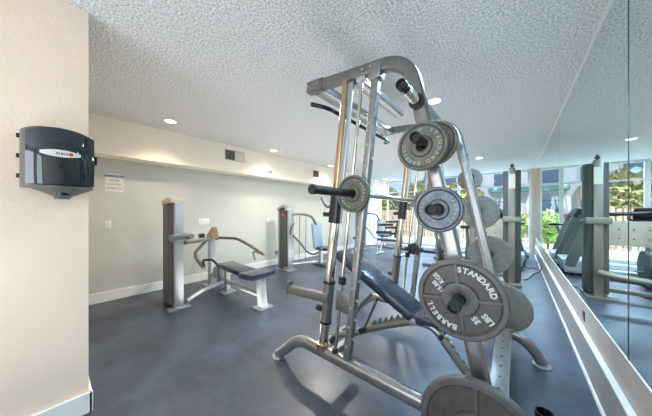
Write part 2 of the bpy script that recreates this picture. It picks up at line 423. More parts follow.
def cover(b):
    rows = []; n = 18
    for k in range(11):
        v = k / 10; z = 1.452 + 0.312 * v
        bul = 0.012 * math.sin(math.pi * v) + 0.002
        ring = []
        for i in range(n + 1):
            q = -1 + 2 * i / n
            y = 0.053 + q * 0.128
            x = -2.15 + 0.165 + bul + 0.038 * (1 - abs(q) ** 2.6)
            ring.append((x, y, z - .03 * v * q * q))
        rows.append(ring)
    vs = [[b.verts.new(p) for p in r] for r in rows]; ws = [[b.verts.new((p[0] - .02, p[1], p[2])) for p in r] for r in rows]
    for g, fl in ((vs, 0), (ws, 1)):
        for p, q in zip(g, g[1:]):
            for j in range(n): b.faces.new((p[j], p[j+1], q[j+1], q[j]))
    for p, q in zip(vs, ws): pass
    for j in range(n):
        b.faces.new((vs[0][j], vs[0][j+1], ws[0][j+1], ws[0][j])); b.faces.new((vs[-1][j], vs[-1][j+1], ws[-1][j+1], ws[-1][j]))
    for k in range(10):
        b.faces.new((vs[k][0], vs[k+1][0], ws[k+1][0], ws[k][0])); b.faces.new((vs[k][-1], vs[k+1][-1], ws[k+1][-1], ws[k][-1]))
part('smoky_cover', 'dial', t, cover, label='curved smoky translucent front cover')
def spout(b):
    secs = [(1.445, .125, .095), (1.428, .112, .085), (1.408, .07, .065), (1.390, .038, .04), (1.374, .030, .030)]
    rr = []
    for z, hy, hx in secs: rr.append([b.verts.new((-2.03 + hx * math.cos(a) , 0.055 + hy * math.sin(a), z)) for a in [2*math.pi*i/20 for i in range(20)]])
    for p, q in zip(rr, rr[1:]):
        for j in range(20): b.faces.new((p[j], p[(j+1) % 20], q[(j+1) % 20], q[j]))
    b.faces.new(rr[0]); b.faces.new(rr[-1])
part('spout_funnel', 'disp', t, spout)
part('towel_outlet', 'horn', t, lambda b: lathe(b, [(0.02, 0), (0.026, 0), (0.026, .03), (0.02, .03)], (-1.99, 0.055, 1.425), '-Z'))
def lens_label(b):
    n = 16; pts = []
    zc = 1.622
    top = []; bot = []
    for i in range(n + 1):
        q = -1 + 2 * i / n; y = 0.0475 + q * 0.075; qq = (y - 0.0475) / 0.1375
        x = -2.15 + 0.165 + 0.0142 + 0.038 * (1 - abs(qq) ** 2.6) + .0018
        h = 0.007 + 0.013 * (1 - q * q)
        top.append(b.verts.new((x, y, zc + h))); bot.append(b.verts.new((x, y, zc - h)))
    for i in range(n): b.faces.new((bot[i], bot[i+1], top[i+1], top[i]))
part('brand_label', 'label_w', t, lens_label, label='white lozenge label with faint lettering and a red mark')
def lab_marks(b):
    for k, w in enumerate((.007, .005, .008, .004, .007)): bx(b, -1.9312, -1.9295, .03 + k * .009, .03 + k * .009 + w * .8, 1.616, 1.627)
part('label_lettering', 'ink', t, lab_marks, smooth=False)
part('label_mark', 'red', t, lambda b: lathe(b, [(0, 0.0), (.009, 0.0), (.009, .002), (0, .002)], (-1.931, .084, 1.621), 'X', 16))
pieces('side_clip', 'black', t, lambda b: [ (bx(b, -2.12, -2.08, -.108, -.094, z - .004, z + .004, .002), bx(b, -2.105, -2.095, -.110, -.094, z - .012, z + .012, .002)) for z in (1.50, 1.61, 1.72)])
part('lock_tab', 'black', t, lambda b: bx(b, -2.07, -2.0, .182, .196, 1.59, 1.64, .003))
single('wall_slot', 'black', 'small dark slot in the beige panel under the mirror, nearest the camera', 'wall slot', lambda b: bx(b, .4505, .4552, 2.93, 3.0, .36, .44, .001), (0.4528, 2.96, .36))

# ---------------------------------------------------------------- smith machine
YN, YR = 1.36, 2.66
sm = thing('smith_machine', 'large silver smith machine rack with slanted chrome posts, in the centre of the room', 'weight rack', (-0.75, 2.0, 0))
def P3(x, z, y): return (x, y, z)
for Y in (YN, YR):
    part('base_rail', 'silver', sm, lambda b: sweep(b, fillet([(-1.65, Y - .03, .02), (-1.60, Y - .03, .06), (-1.42, Y, .225), (-1.2, Y, .222), (-.08, Y, .21), (.04, Y, .19), (.13, Y, .10), (.17, Y, .02)], .12), rrect(.07, .085, .028, 4)))
    for fx in (-1.65, .17):
        part('foot_pad', 'silver_l', sm, lambda b: lathe(b, [(0, 0), (.06, 0), (.06, .008), (.045, .013), (0, .013)], (fx, Y - (.03 if fx < 0 else 0), 0), 'Z', 24))
    # top beam bending into the rear post
    part('top_beam', 'silver_d', sm, lambda b: sweep(b, fillet([(-1.27, Y, 2.298), (-.49, Y, 2.212), (-.40, Y, 1.80)], .17, 12), rrect(.062, .082, .018, 4)))
    part('rear_post', 'silver', sm, lambda b: sweep(b, [(-.40, Y, 1.80), (-.085, Y, .24)], rrect(.062, .078, .022, 4)))
    part('end_sleeve', 'silver_d', sm, lambda b: sweep(b, [(-1.295, Y, 2.30), (-1.14, Y, 2.283)], rrect(.07, .09, .012, 3)))
    pieces('bolt', 'silver_l', sm, lambda b: [cyl(b, (x, Y - .045, z), (x, Y - .033, z), .009, 8) for x, z in ((-1.27, 2.297), (-1.18, 2.287), (-.78, 2.24), (-.72, 2.235))])
    # a : chrome front guard post with sleeves
    xa = lambda z: -1.153 + (z - .25) * .1185
    part('chrome_post', 'chrome', sm, lambda b: sweep(b, [(xa(.22), Y, .22), (xa(1.25), Y, 1.25)], circ(.036, 24)))
    part('guide_post', 'chrome_warm', sm, lambda b: sweep(b, [(xa(1.22) - .012, Y - .012, 1.22), (xa(2.26) - .012, Y - .012, 2.26)], rrect(.028, .04, .006)), label='polished bar of the front post with a warm reflection in its colour')
    part('guide_post', 'silver_l', sm, lambda b: sweep(b, [(xa(1.22) + .026, Y + .012, 1.22), (xa(2.26) + .026, Y + .012, 2.26)], rrect(.024, .034, .006)), label='pale silver bar of the front post')
    part('post_sleeve', 'black', sm, lambda b: sweep(b, [(xa(1.22), Y, 1.22), (xa(1.42), Y, 1.42)], rrect(.082, .082, .02)), label='upper black sleeve on the front post')
    part('post_sleeve', 'silver_d', sm, lambda b: (sweep(b, [(xa(.46), Y, .46), (xa(.77), Y, .77)], circ(.043, 24)),), label='lower grey sleeve on the front post')
    pieces('sleeve_ring', 'black', sm, lambda b: [sweep(b, [(xa(z), Y, z), (xa(z + .018), Y, z + .018)], circ(.048, 24)) for z in (.455, .765)])
    part('post_base_collar', 'chrome_warm', sm, lambda b: sweep(b, [(xa(.245), Y, .245), (xa(.29), Y, .29)], circ(.05, 24)))
    pieces('adjust_knob', 'black', sm, lambda b: (cyl(b, (xa(1.29) - .10, Y - .01, 1.285), (xa(1.29) - .045, Y - .01, 1.285), .021), cyl(b, (xa(.56) - .075, Y - .02, .56), (xa(.56) - .03, Y - .02, .56), .024)))
    part('bar_hook', 'silver_d', sm, lambda b: tube(b, [(xa(1.35) - .02, Y - .03, 1.345), (xa(1.35) - .075, Y - .03, 1.335), (xa(1.35) - .12, Y - .03, 1.41)], .010, .03))
    part('spotter_arm', 'silver_d', sm, lambda b: (sweep(b, [(-1.07, Y - .03, .66), (-1.50, Y - .03, .635)], rrect(.05, .065, .004)), bx(b, -1.52, -1.50, Y - .06, Y, .60, .70, .003))) if Y == YN else None
    # b : guide rod
    xb = lambda z: -1.036 + (z - .25) * .1185
    part('guide_rod', 'chrome', sm, lambda b: sweep(b, [(xb(.2), Y, .2), (xb(2.26), Y, 2.26)], circ(.0125, 16)))
    pieces('rod_stopper', 'rubber', sm, lambda b: (cyl(b, (xb(.78), Y, .78), (xb(.83), Y, .83), .027), cyl(b, (xb(.25), Y, .25), (xb(.28), Y, .28), .024)))
    part('rod_bracket', 'silver_l', sm, lambda b: box(b, (xb(2.2), Y, 2.205), (.07, .05, .04), None, .006))
    if Y == YN: part('stop_bracket', 'shroud_d' if Y == YR else 'silver_d', sm, lambda b: box(b, (xb(.66) + .035, Y - .02, .66), (.11, .014, .15), Matrix.Rotation(R(6), 3, 'Y'), .004))
    # c : perforated upright
    xc = lambda z: -.925 + (z - .25) * .1185
    up_ = part('perforated_upright', 'silver', sm, lambda b: sweep(b, [(xc(.21), Y, .21), (xc(2.24), Y, 2.24)], rrect(.05, .055, .008), up=(0, 1, 0)))
    def pegs(b):
        for k in range(14):
            z = .36 + k * .138
            cyl(b, (xc(z), Y - .036, z), (xc(z), Y - .026, z), .009, 10); cyl(b, (xc(z) + .024, Y, z + .05), (xc(z) + .04, Y, z + .05), .008, 8)
    pieces('peg', 'silver_l', up_, pegs)
    part('upright_cap', 'silver', sm, lambda b: box(b, (xc(2.2), Y, 2.205), (.085, .075, .10), Matrix.Rotation(R(6), 3, 'Y'), .008))
    # horns for plates, near side points to -Y, far side to +Y
    s = -1 if Y == YN else 1
    for (x, z) in ((-.43, 1.92), (-.364, 1.65), (-.295, 1.31), (-.204, .895), (-.125, .33)):
        hn = part('plate_horn', 'horn', sm, lambda b: cyl(b, (x, Y + s * .03, z), (x, Y + s * .25, z), .024), label='black tipped plate storage horn')
        part('horn_cap', 'rubber', hn, lambda b: lathe(b, [(0, .02), (.017, .02), (.019, .034), (.026, .034), (.027, .0), (0, 0)], (x, Y - .24, z), '-Y', 24) if s < 0 else cyl(b, (x, Y + .248, z), (x, Y + .275, z), .027))
        part('horn_collar', 'black', hn, lambda b: cyl(b, (x, Y + s * .035, z), (x, Y + s * .05, z), .042))
    # bar holder behind
    part('bar_holder', 'black', sm, lambda b: lathe(b, [(.0, .0), (.034, 0), (.034, .24), (.028, .24), (.028, .02), (0, .02)], (.095, Y, .20), 'Z', 24)) if Y == YN else None
part('top_horn_shaft', 'chrome', sm, lambda b: cyl(b, (-.43, YN - .06, 1.92), (-.43, YN - .21, 1.92), .0265))
for x, z, w, h in ((-1.2, 2.275, .12, .06),):
    part('top_cross_member', 'silver', sm, lambda b: sweep(b, [(x, YN + .02, z), (x, YR - .02, z)], rrect(w, h, .01)))
part('top_arm', 'silver', sm, lambda b: sweep(b, [(-.85, YN + .02, 2.225), (-.85, 2.12, 2.225)], rrect(.08, .06, .01)))
part('rear_cross_tube', 'silver_l', sm, lambda b: sweep(b, [(-.43, YN + .02, 1.955), (-.43, YR - .01, 1.955)], circ(.024)))
lc = part('lower_cross_member', 'silver', sm, lambda b: sweep(b, [(-.08, YN + .02, .235), (-.08, YR - .02, .235)], rrect(.1, .05, .008)))
pieces('adjust_hole', 'groove', lc, lambda b: [lathe(b, [(0, 0), (.009, 0), (.009, .0015), (0, .0015)], (-.08, YN + .2 + k * .13, .260), 'Z', 12) for k in range(8)])
part('cross_bracket', 'silver_d', sm, lambda b: [box(b, (-.08, y, .26), (.13, .05, .03), None, .005) for y in (YR - .06,)])
part('front_brace', 'silver', sm, lambda b: sweep(b, [(-1.09, YN + .03, .215), (-1.09, 1.62, .215)], rrect(.06, .05, .01)))
hb = part('pull_up_bar', 'horn', sm, lambda b: tube(b, [(-1.26, 1.34, 2.16), (-1.16, 1.42, 2.13), (-1.13, 1.62, 2.11), (-1.13, 2.42, 2.11), (-1.16, 2.6, 2.13), (-1.26, 2.68, 2.16)], .0165, .06))
pieces('bar_end_cap', 'silver_l', hb, lambda b: [cyl(b, (-1.262, y, 2.161), (-1.268, y2, 2.163), .0175) for y, y2 in ((1.339, 1.333), (2.681, 2.687))])
pieces('hanger_bracket', 'silver_d', hb, lambda b: [sweep(b, [(-1.12, y, 2.11), (-1.15, y, 2.27)], rrect(.03, .008, .002)) for y in (1.62, 2.42)])
BX, BZ = -.83, 1.42
br = part('barbell', 'chrome', sm, lambda b: cyl(b, (BX, YN - .03, BZ), (BX, YR + .03, BZ), .02), label='chrome bar running between the guide rods')
part('bar_sleeve', 'horn', br, lambda b: (cyl(b, (BX, .905, BZ), (BX, YN - .06, BZ), .0245)), label='dark near end of the bar')
part('bar_sleeve', 'horn', br, lambda b: (cyl(b, (BX, YR + .06, BZ), (BX, 3.05, BZ), .0245)))
part('sleeve_end_cap', 'rubber', br, lambda b: (cyl(b, (BX, .885, BZ), (BX, .906, BZ), .0265)))
pieces('sleeve_hub', 'rubber', br, lambda b: (cyl(b, (BX, YN - .06, BZ), (BX, YN - .028, BZ), .045), cyl(b, (BX, YR + .028, BZ), (BX, YR + .06, BZ), .045)))
for Y in (YN, YR):
    xb1 = -1.036 + (1.42 - .25) * .1185
    cg = part('bar_carriage', 'silver_d', br, lambda b: (box(b, (xb1, Y, BZ), (.055, .055, .13), Matrix.Rotation(R(6.5), 3, 'Y'), .01), box(b, ((xb1 + BX) / 2, Y, BZ), (abs(BX - xb1), .03, .05), None, .006)))

# lower bar catch with black fingers on the far post
fc = part('safety_catch', 'black', sm, lambda b: [bx(b, -.95 + k * .045, -.925 + k * .045, YR - .045, YR + .03, .82, .93 + (k % 2) * .02, .006) for k in range(3)] + [bx(b, -.99, -.80, YR - .03, YR + .03, .855, .90, .006)])

# ---------------------------------------------------------------- weight plates
def spoke(b, a, r0, r1, w, y):
    ca, sa = math.cos(a), math.sin(a); 
    vs = []
    for yy in (y, y + .004):
        for r, q in ((r0, -w), (r1, -w*.7), (r1, w*.7), (r0, w)): vs.append(b.verts.new((r * ca - q * sa, yy, r * sa + q * ca)))
    b.faces.new(vs[:4]); b.faces.new(vs[4:])
    for i in range(4): b.faces.new((vs[i], vs[(i+1) % 4], vs[4 + (i+1) % 4], vs[4 + i]))
def plate(loc, r, th, m, label, flip=False, spokes=0, rot=0, texts=(), lm='letter', group='weight plates on the silver rack', web=None):
    """front face to -Y, or to +Y when flipped; centred on loc"""
    t = thing('weight_plate', label, 'weight plate', (0, 0, 0), group)
    h = th / 2; ri = r * .86; rh = r * .40
    body = part('plate_body', m, t, lambda b: lathe(b, [(.026, -h), (r - .006, -h), (r, -h + .006), (r, h - .006), (r - .006, h), (ri + .004, h), (ri, h - .005), (ri - .004, h - .009), (rh + .004, h - .009), (rh, h - .002), (r*.33, h - .001), (.032, h - .001), (.026, h - .004), (.026, -h)], (0, 0, 0), '-Y', 64))
    if web: part('web_face', web, t, lambda b: lathe(b, [(rh + .003, h - .0085), (ri - .004, h - .0085)], (0, 0, 0), '-Y', 64))
    part('rim_groove', 'groove', t, lambda b: (lathe(b, [(ri - .004, h - .0082), (ri + .0005, h - .0055)], (0, 0, 0), '-Y', 64), lathe(b, [(rh + .003, h - .0082), (rh + .0065, h - .0082)], (0, 0, 0), '-Y', 64)))
    if spokes:
        pieces('spoke', m, t, lambda b: [spoke(b, R(rot + 360 * k / spokes), rh - .002, ri + .002, .007, -h + .003) for k in range(spokes)])
        pieces('spoke_edge', 'groove', t, lambda b: [spoke(b, R(rot + 360 * k / spokes - 2.5), rh + .004, ri - .004, .004, -h + .006) for k in range(spokes)])
    if texts:
        def tt(b, one):
            for kind, s, size, rad, a0, step in (one,):
                if kind == 'arc':
                    for i, ch in enumerate(s):
                        a = R(a0 + rot - i * step)
                        rt = a - math.pi / 2
                        # text plane: x right, y up ; facing -Y
                        mt = Matrix.Translation((rad * math.cos(a), -h + .007, rad * math.sin(a))) @ Matrix.Rotation(-rt, 4, 'Y') @ Matrix.Rotation(R(90), 4, 'X')
                        add_text(b, ch, size, mt, .004, bold=size * .03)
                else:
                    a = R(a0 + rot)
                    mt = Matrix.Translation((rad * math.cos(a), -h + .007, rad * math.sin(a))) @ Matrix.Rotation(-R(step + rot), 4, 'Y') @ Matrix.Rotation(R(90), 4, 'X')
                    add_text(b, s, size, mt, .004, bold=size * .03)
        for one in texts: part('raised_lettering', lm, t, lambda b: tt(b, one), smooth=False)
    t.location = loc
    if flip: t.rotation_euler = (0, 0, math.pi)
    return t
# near side, top to bottom
plate((-.374, 1.225, 1.637), .124, .03, 'iron_g', 'small grey green ten pound plate high on the near side of the rack, standard lettering', texts=(('arc', 'STANDARD', .026, .087, 55, 17.5), ('arc', 'BARBELL', .024, .087, 262, 15), ('flat', '10', .022, .084, 95, 5)), lm='letter_d', web=None)
plate((-.335, 1.29, 1.66), .117, .03, 'iron_g', 'grey plate tucked behind the highest small plate on the near side')
plate((-.295, 1.225, 1.312), .112, .03, 'iron_b', 'small worn blue grey plate on the near side above the large lettered plate', texts=(('arc', 'STANDARD', .018, .078, 60, 15), ('arc', 'BARBELL', .018, .078, 240, 14)), lm='letter_d')
plate((-.204, 1.235, .893), .187, .036, 'iron', 'large thirty five pound plate with white standard barbell lettering, facing the camera', spokes=4, rot=6, web='iron_d',
      texts=(('arc', 'STANDARD', .034, .136, 84, 10.2), ('arc', 'BARBELL', .034, .136, 256, 10.2), ('flat', '35', .034, .103, -56, 127), ('flat', 'LBS', .034, .128, -36, 127), ('flat', '15.88', .028, .10, 149, 127), ('flat', 'KGS', .03, .122, 131, 127)))
plate((-.13, 1.215, .31), .242, .042, 'iron', 'largest lettered plate at the bottom of the near side, cut by the photo edge', spokes=3, rot=92, web='iron_d',
      texts=(('arc', 'STANDARD', .034, .165, 160, 9), ('arc', 'BARBELL', .03, .165, 70, 9)), lm='iron')
# far side
plate((-.371, 2.80, 1.64), .111, .03, 'iron_lit', 'small plate highest on the far side of the rack', flip=True)
plate((-.285, 2.80, 1.297), .168, .034, 'iron_lit', 'medium plate second from top on the far side of the rack', flip=True)
plate((-.204, 2.80, .877), .187, .036, 'iron_lit', 'large plate third down on the far side, below the medium one', flip=True)
plate((-.10, 2.80, .38), .225, .042, 'iron_lit', 'largest grey plate at the bottom of the far side, beside the rear foot', flip=True)
# on the bar
plate((BX, 1.285, BZ), .124, .03, 'iron_g', 'small grey ten pound plate loaded on the near end of the bar', texts=(('arc', 'STANDARD', .022, .088, 75, 15), ('arc', 'BARBELL', .022, .088, 255, 15)), lm='letter_d')
plate((BX, 2.745, BZ), .124, .03, 'iron_g', 'small grey plate loaded on the far end of the bar', flip=True)

# ---------------------------------------------------------------- incline bench in the rack
YB = 1.85
bn = thing('incline_bench', 'adjustable incline bench with long black backrest set inside the rack', 'bench', (-.8, YB, 0))
part('main_frame', 'silver', bn, lambda b: tube(b, [(-1.47, YB, .03), (-1.42, YB, .05), (-1.195, YB, .149), (-.916, YB, .304), (-.62, YB, .44), (-.47, YB, .44), (-.367, YB, .304), (-.22, YB, .14), (-.18, YB, .03)], .03, .1, 16))
part('front_foot', 'silver', bn, lambda b: sweep(b, [(-1.44, YB - .24, .03), (-1.44, YB + .24, .03)], rrect(.05, .05, .01)))
part('rear_foot', 'silver', bn, lambda b: sweep(b, [(-.19, YB - .24, .03), (-.19, YB + .24, .03)], rrect(.05, .05, .01)))
ang = math.atan2(.88 - .505, -1.288 + .631)
def pad(b, p0, p1, w, th):
    p0, p1 = Vector(p0), Vector(p1); d = (p1 - p0)
    a = math.atan2(d.z, d.x)
    box(b, (p0 + p1) / 2, (d.length, w, th), Matrix.Rotation(-a, 3, 'Y'), .025)
part('backrest', 'vinyl', bn, lambda b: pad(b, (-1.31, YB, .905), (-.60, YB, .505), .26, .075))
part('seat', 'vinyl', bn, lambda b: pad(b, (-.58, YB, .50), (-.33, YB, .53), .26, .065))
part('backrest_rail', 'silver_d', bn, lambda b: sweep(b, [(-1.2, YB, .76), (-.60, YB, .42)], rrect(.05, .04, .006)))
part('support_strut', 'silver_d', bn, lambda b: (tube(b, [(-1.129, YB - .05, .40), (-1.05, YB - .05, .50), (-.974, YB - .05, .58)], .014, .05), tube(b, [(-1.055, YB - .05, .25), (-.916, YB - .05, .56)], .014)))
part('strut_foot', 'rubber', bn, lambda b: cyl(b, (-1.06, YB - .085, .245), (-1.06, YB - .02, .245), .024))
def teeth(b, a, c, n, hgt, nx, nz):
    a, c = Vector(a), Vector(c); w = .010
    for k in range(n):
        p = a.lerp(c, k / n); q = a.lerp(c, (k + 1) / n); t_ = q + Vector((nx, 0, nz)) * hgt
        f = [b.verts.new(v + Vector((0, -w, 0))) for v in (p, q, t_)]; g = [b.verts.new(v + Vector((0, w, 0))) for v in (p, q, t_)]
        b.faces.new(f); b.faces.new(g)
        for i in range(3): b.faces.new((f[i], f[(i+1) % 3], g[(i+1) % 3], g[i]))
part('adjustment_teeth', 'silver_d', bn, lambda b: teeth(b, (-1.0, YB, .285), (-.68, YB, .44), 6, .045, -.5, .85), smooth=False)
part('adjustment_teeth', 'silver_d', bn, lambda b: teeth(b, (-.42, YB, .395), (-.26, YB, .20), 5, .035, .8, .6), smooth=False)
part('hinge_bolt', 'rubber', bn, lambda b: cyl(b, (-.42, YB - .05, .39), (-.42, YB + .05, .39), .017))
part('hinge_bracket', 'silver_l', bn, lambda b: box(b, (-.62, YB, .44), (.07, .07, .05), None, .008))

# ---------------------------------------------------------------- seated press machine by the left wall
pm = thing('press_machine', 'grey seated press machine with curved bronze arms and black seat pad by the left wall', 'exercise machine', (-3.6, 1.7, 0))
def curved_box(b, x0, x1, y0, y1, z0, z1, r): sweep(b, [((x0+x1)/2, (y0+y1)/2, z0), ((x0+x1)/2, (y0+y1)/2, z1)], rrect(abs(y1-y0), abs(x1-x0), r, 5), up=(1, 0, 0))
part('weight_shroud', 'shroud', pm, lambda b: curved_box(b, -3.87, -3.555, 1.03, 1.2, .06, 1.40, .06))
part('tower_frame', 'silver_l', pm, lambda b: (bx(b, -3.55, -3.48, 1.07, 1.18, .01, 1.43, .008), bx(b, -3.9, -3.86, 1.05, 1.19, .01, 1.41, .006)))
part('tower_cap', 'cap', pm, lambda b: (box(b, (-3.69, 1.12, 1.445), (.40, .18, .07), Matrix.Rotation(R(-3), 3, 'Y'), .02), box(b, (-3.72, 1.12, 1.485), (.2, .13, .03), None, .01)))
part('tower_foot', 'silver_l', pm, lambda b: (bx(b, -3.56, -3.44, 1.0, 1.26, 0, .02, .004), bx(b, -3.95, -3.56, 1.08, 1.16, .02, .05, .004)))
part('clamp', 'silver', pm, lambda b: (box(b, (-3.47, 1.12, .96), (.10, .22, .10), None, .02), cyl(b, (-3.46, 1.2, .96), (-3.36, 1.24, .97), .035)))
part('cable_arm', 'silver', pm, lambda b: tube(b, [(-3.5, 1.2, .88), (-3.8, 1.55, .86), (-4.15, 1.85, .86)], .03))
part('rear_column', 'silver_l', pm, lambda b: (sweep(b, [(-4.2, 1.87, .0), (-4.2, 1.87, .92)], rrect(.11, .08, .015), up=(1, 0, 0)), bx(b, -4.3, -4.08, 1.75, 2.0, 0, .015, .003)))
part('counterweight', 'brownwood', pm, lambda b: sweep(b, [(-4.16, 1.87, .86), (-4.12, 1.87, .95), (-4.1, 1.87, 1.03)], rrect(.16, .12, .02), scale=[1.15, .8, .45]))
part('floor_tube', 'silver_l', pm, lambda b: (tube(b, [(-3.5, 1.22, .07), (-3.62, 1.5, .13), (-3.66, 1.8, .17)], .034, .1), tube(b, [(-4.2, 1.87, .2), (-3.65, 1.87, .16), (-2.72, 1.87, .16)], .036)))
part('middle_post', 'silver_l', pm, lambda b: (sweep(b, [(-3.85, 1.87, .02), (-3.78, 1.87, .45)], rrect(.12, .07, .01), up=(1, 0, 0)), sweep(b, [(-3.62, 1.87, 0), (-3.65, 1.87, .38)], rrect(.07, .08, .01), up=(1, 0, 0)), bx(b, -3.72, -3.52, 1.76, 1.98, 0, .015, .003)))
part('front_leg', 'silver_l', pm, lambda b: (sweep(b, [(-2.66, 1.87, 0), (-2.72, 1.87, .38)], rrect(.09, .11, .012), up=(1, 0, 0)), bx(b, -2.76, -2.56, 1.76, 1.98, 0, .015, .003)))
part('pivot_disc', 'silver', pm, lambda b: cyl(b, (-3.86, 1.78, .30), (-3.86, 1.83, .30), .09))
part('seat_pad', 'vinyl', pm, lambda b: box(b, (-3.36, 1.87, .425), (.72, .27, .075), Matrix.Rotation(R(2), 3, 'Y'), .022), label='long black seat pad')
part('seat_pad', 'vinyl', pm, lambda b: box(b, (-2.80, 1.87, .425), (.36, .38, .08), Matrix.Rotation(R(-3), 3, 'Y'), .022), label='short wide black front pad')
part('seat_rail', 'silver_d', pm, lambda b: sweep(b, [(-3.7, 1.87, .375), (-2.66, 1.87, .375)], rrect(.05, .04, .006)))
arm = part('press_arm', 'bronze', pm, lambda b: (tube(b, [(-4.25, 1.95, .80), (-4.2, 2.0, .83), (-3.83, 2.15, .83), (-3.60, 2.25, .72), (-3.24, 2.3, .585)], .025, .1), tube(b, [(-3.24, 2.3, .60), (-3.42, 2.2, .635), (-3.35, 2.2, .50)], .013, .03)), label='far bronze press arm reaching over the seat')
arm = part('press_arm', 'bronze', pm, lambda b: (tube(b, [(-4.22, 1.8, .815), (-3.95, 1.5, .65), (-3.85, 1.48, .57), (-3.50, 1.45, .48)], .026, .1)), label='near bronze press arm bent outward')
part('hand_grip', 'rubber', arm, lambda b: tube(b, [(-3.50, 1.45, .49), (-3.66, 1.5, .57), (-3.45, 1.55, .60), (-3.36, 1.6, .50)], .017, .06))
part('pivot_hub', 'black', pm, lambda b: cyl(b, (-4.3, 1.7, .88), (-4.3, 1.78, .88), .04))

# ---------------------------------------------------------------- seated machine with blue grey back pad
def seated_machine(loc, rz, label):
    t = thing('seated_machine', label, 'exercise machine', (0, 0, 0), 'seated machines along the left wall')
    # local: tower at origin, seat along +y, faces +x
    part('weight_shroud', 'shroud_d', t, lambda b: curved_box(b, -.12, .10, -.09, .10, .08, 1.34, .03))
    part('tower_frame', 'silver_l', t, lambda b: (bx(b, -.2, -.145, -.07, .09, .01, 1.38, .008), bx(b, .125, .165, -.07, .09, .01, 1.36, .008), bx(b, -.24, .24, -.11, .13, 0, .02, .004)))
    part('tower_cap', 'silver_l', t, lambda b: sweep(b, [(-.2, 0, 1.36), (0, 0, 1.44), (.17, 0, 1.37)], rrect(.2, .07, .02)))
    part('front_placard', 'red', t, lambda b: bx(b, -.08, .06, -.096, -.09, 1.2, 1.27, .001), smooth=False, label='small red placard')
    part('clamp', 'silver', t, lambda b: cyl(b, (-.30, -.04, .35), (-.2, -.04, .35), .05))
    part('overhead_arm', 'bronze', t, lambda b: tube(b, [(.15, .05, 1.25), (.25, .25, 1.26), (.34, .5, 1.2), (.38, .6, 1.0)], .03, .12))
    part('floor_tube', 'silver_l', t, lambda b: (tube(b, [(0, .1, .09), (.25, .5, .1), (.45, .9, .1)], .035), tube(b, [(.1, .8, .035), (.8, .8, .035)], .033)))
    part('seat_post', 'silver_l', t, lambda b: sweep(b, [(.42, .72, .08), (.42, .72, .42)], rrect(.08, .08, .01), up=(1, 0, 0)))
    part('back_pad', 'vinyl_b', t, lambda b: box(b, (.36, .66, .74), (.08, .30, .60), Matrix.Rotation(R(-7), 3, 'Y'), .03))
    part('seat', 'vinyl', t, lambda b: box(b, (.56, .70, .45), (.36, .32, .07), None, .025))
    part('press_handle', 'shroud_d', t, lambda b: (tube(b, [(.14, .05, .80), (.26, .18, .62), (.36, .35, .36), (.55, .4, .34), (.7, .45, .5)], .02, .1), tube(b, [(.16, -.02, .78), (.2, -.02, .95), (.28, -.02, 1.05)], .016, .05)))
    pieces('cable', 'horn', t, lambda b: (cyl(b, (.22, .2, .2), (.24, .2, 1.22), .006, 6), cyl(b, (.3, .32, .2), (.32, .32, 1.2), .006, 6)))
    t.location = loc; t.rotation_euler.z = rz
    return t
s1 = seated_machine((-4.02, 3.44, 0), 0, 'seated machine with upright blue grey back pad against the left wall')
s2 = copy_tree(s1); s2.location = (-4.26, 7.1, 0); s2.rotation_euler.z = R(-8); s2['label'] = 'seated machine far along the left wall, seen between the rack posts'

# low benches seen between rack posts near machine 3
def flat_bench(loc, rz, label):
    t = thing('padded_bench', label, 'bench', (0, 0, 0), 'low padded benches at the far end')
    part('seat', 'vinyl', t, lambda b: box(b, (0, 0, .45), (.62, .28, .07), None, .025))
    part('backrest', 'vinyl', t, lambda b: box(b, (.34, 0, .80), (.08, .28, .55), Matrix.Rotation(R(10), 3, 'Y'), .03))
    part('frame', 'silver_l', t, lambda b: (tube(b, [(-.3, 0, .03), (-.2, 0, .4), (.25, 0, .4), (.42, 0, .03)], .028, .08), tube(b, [(-.3, -.22, .03), (-.3, .22, .03)], .026), tube(b, [(.42, -.22, .03), (.42, .22, .03)], .026), tube(b, [(.25, 0, .4), (.36, 0, .9)], .024)))
    pieces('arm_roller', 'vinyl', t, lambda b: (cyl(b, (-.28, -.2, .68), (.2, -.2, .70), .045), cyl(b, (-.34, .0, .9), (.15, .0, .92), .04)))
    part('roller_post', 'silver_l', t, lambda b: tube(b, [(-.3, -.12, .03), (-.32, -.1, .95)], .022))
    t.location = loc; t.rotation_euler.z = rz
    return t
f1 = flat_bench((-3.0, 6.6, 0), R(-5), 'padded bench with tall backrest and rollers beside the far seated machine')
f2 = copy_tree(f1); f2.location = (-3.75, 8.75, 0); f2.rotation_euler.z = R(10); f2['label'] = 'padded bench with rollers nearer the windows, in the middle of the room'

# ---------------------------------------------------------------- cable weight tower near the mirror
cm = thing('weight_tower_machine', 'tall beige and dark weight tower with a wide tan board, close to the mirror', 'exercise machine', (-.06, 5.36, 0))
part('weight_shroud', 'shroud_d', cm, lambda b: curved_box(b, -.19, .07, 5.36, 5.62, .06, 2.05, .06))
part('tower_frame', 'beige_m', cm, lambda b: (bx(b, -.11, -.01, 5.28, 5.36, .01, 2.09, .012), bx(b, -.12, .01, 5.60, 5.66, .01, 2.05, .01)))
part('tower_foot', 'beige_m', cm, lambda b: bx(b, -.24, .08, 5.2, 5.72, 0, .03, .006))
pieces('top_pin', 'black', cm, lambda b: (cyl(b, (-.055, 5.33, 2.08), (-.055, 5.33, 2.17), .016), cyl(b, (-.055, 5.33, 2.11), (-.055, 5.33, 2.14), .03)))
part('placard', 'cap', cm, lambda b: bx(b, -.10, -.01, 5.274, 5.28, 1.72, 1.98, .002), smooth=False)
part('clamp', 'beige_m', cm, lambda b: (bx(b, -.19, .08, 5.24, 5.40, 1.12, 1.22, .02), cyl(b, (.02, 5.30, 1.17), (.13, 5.30, 1.17), .02)))
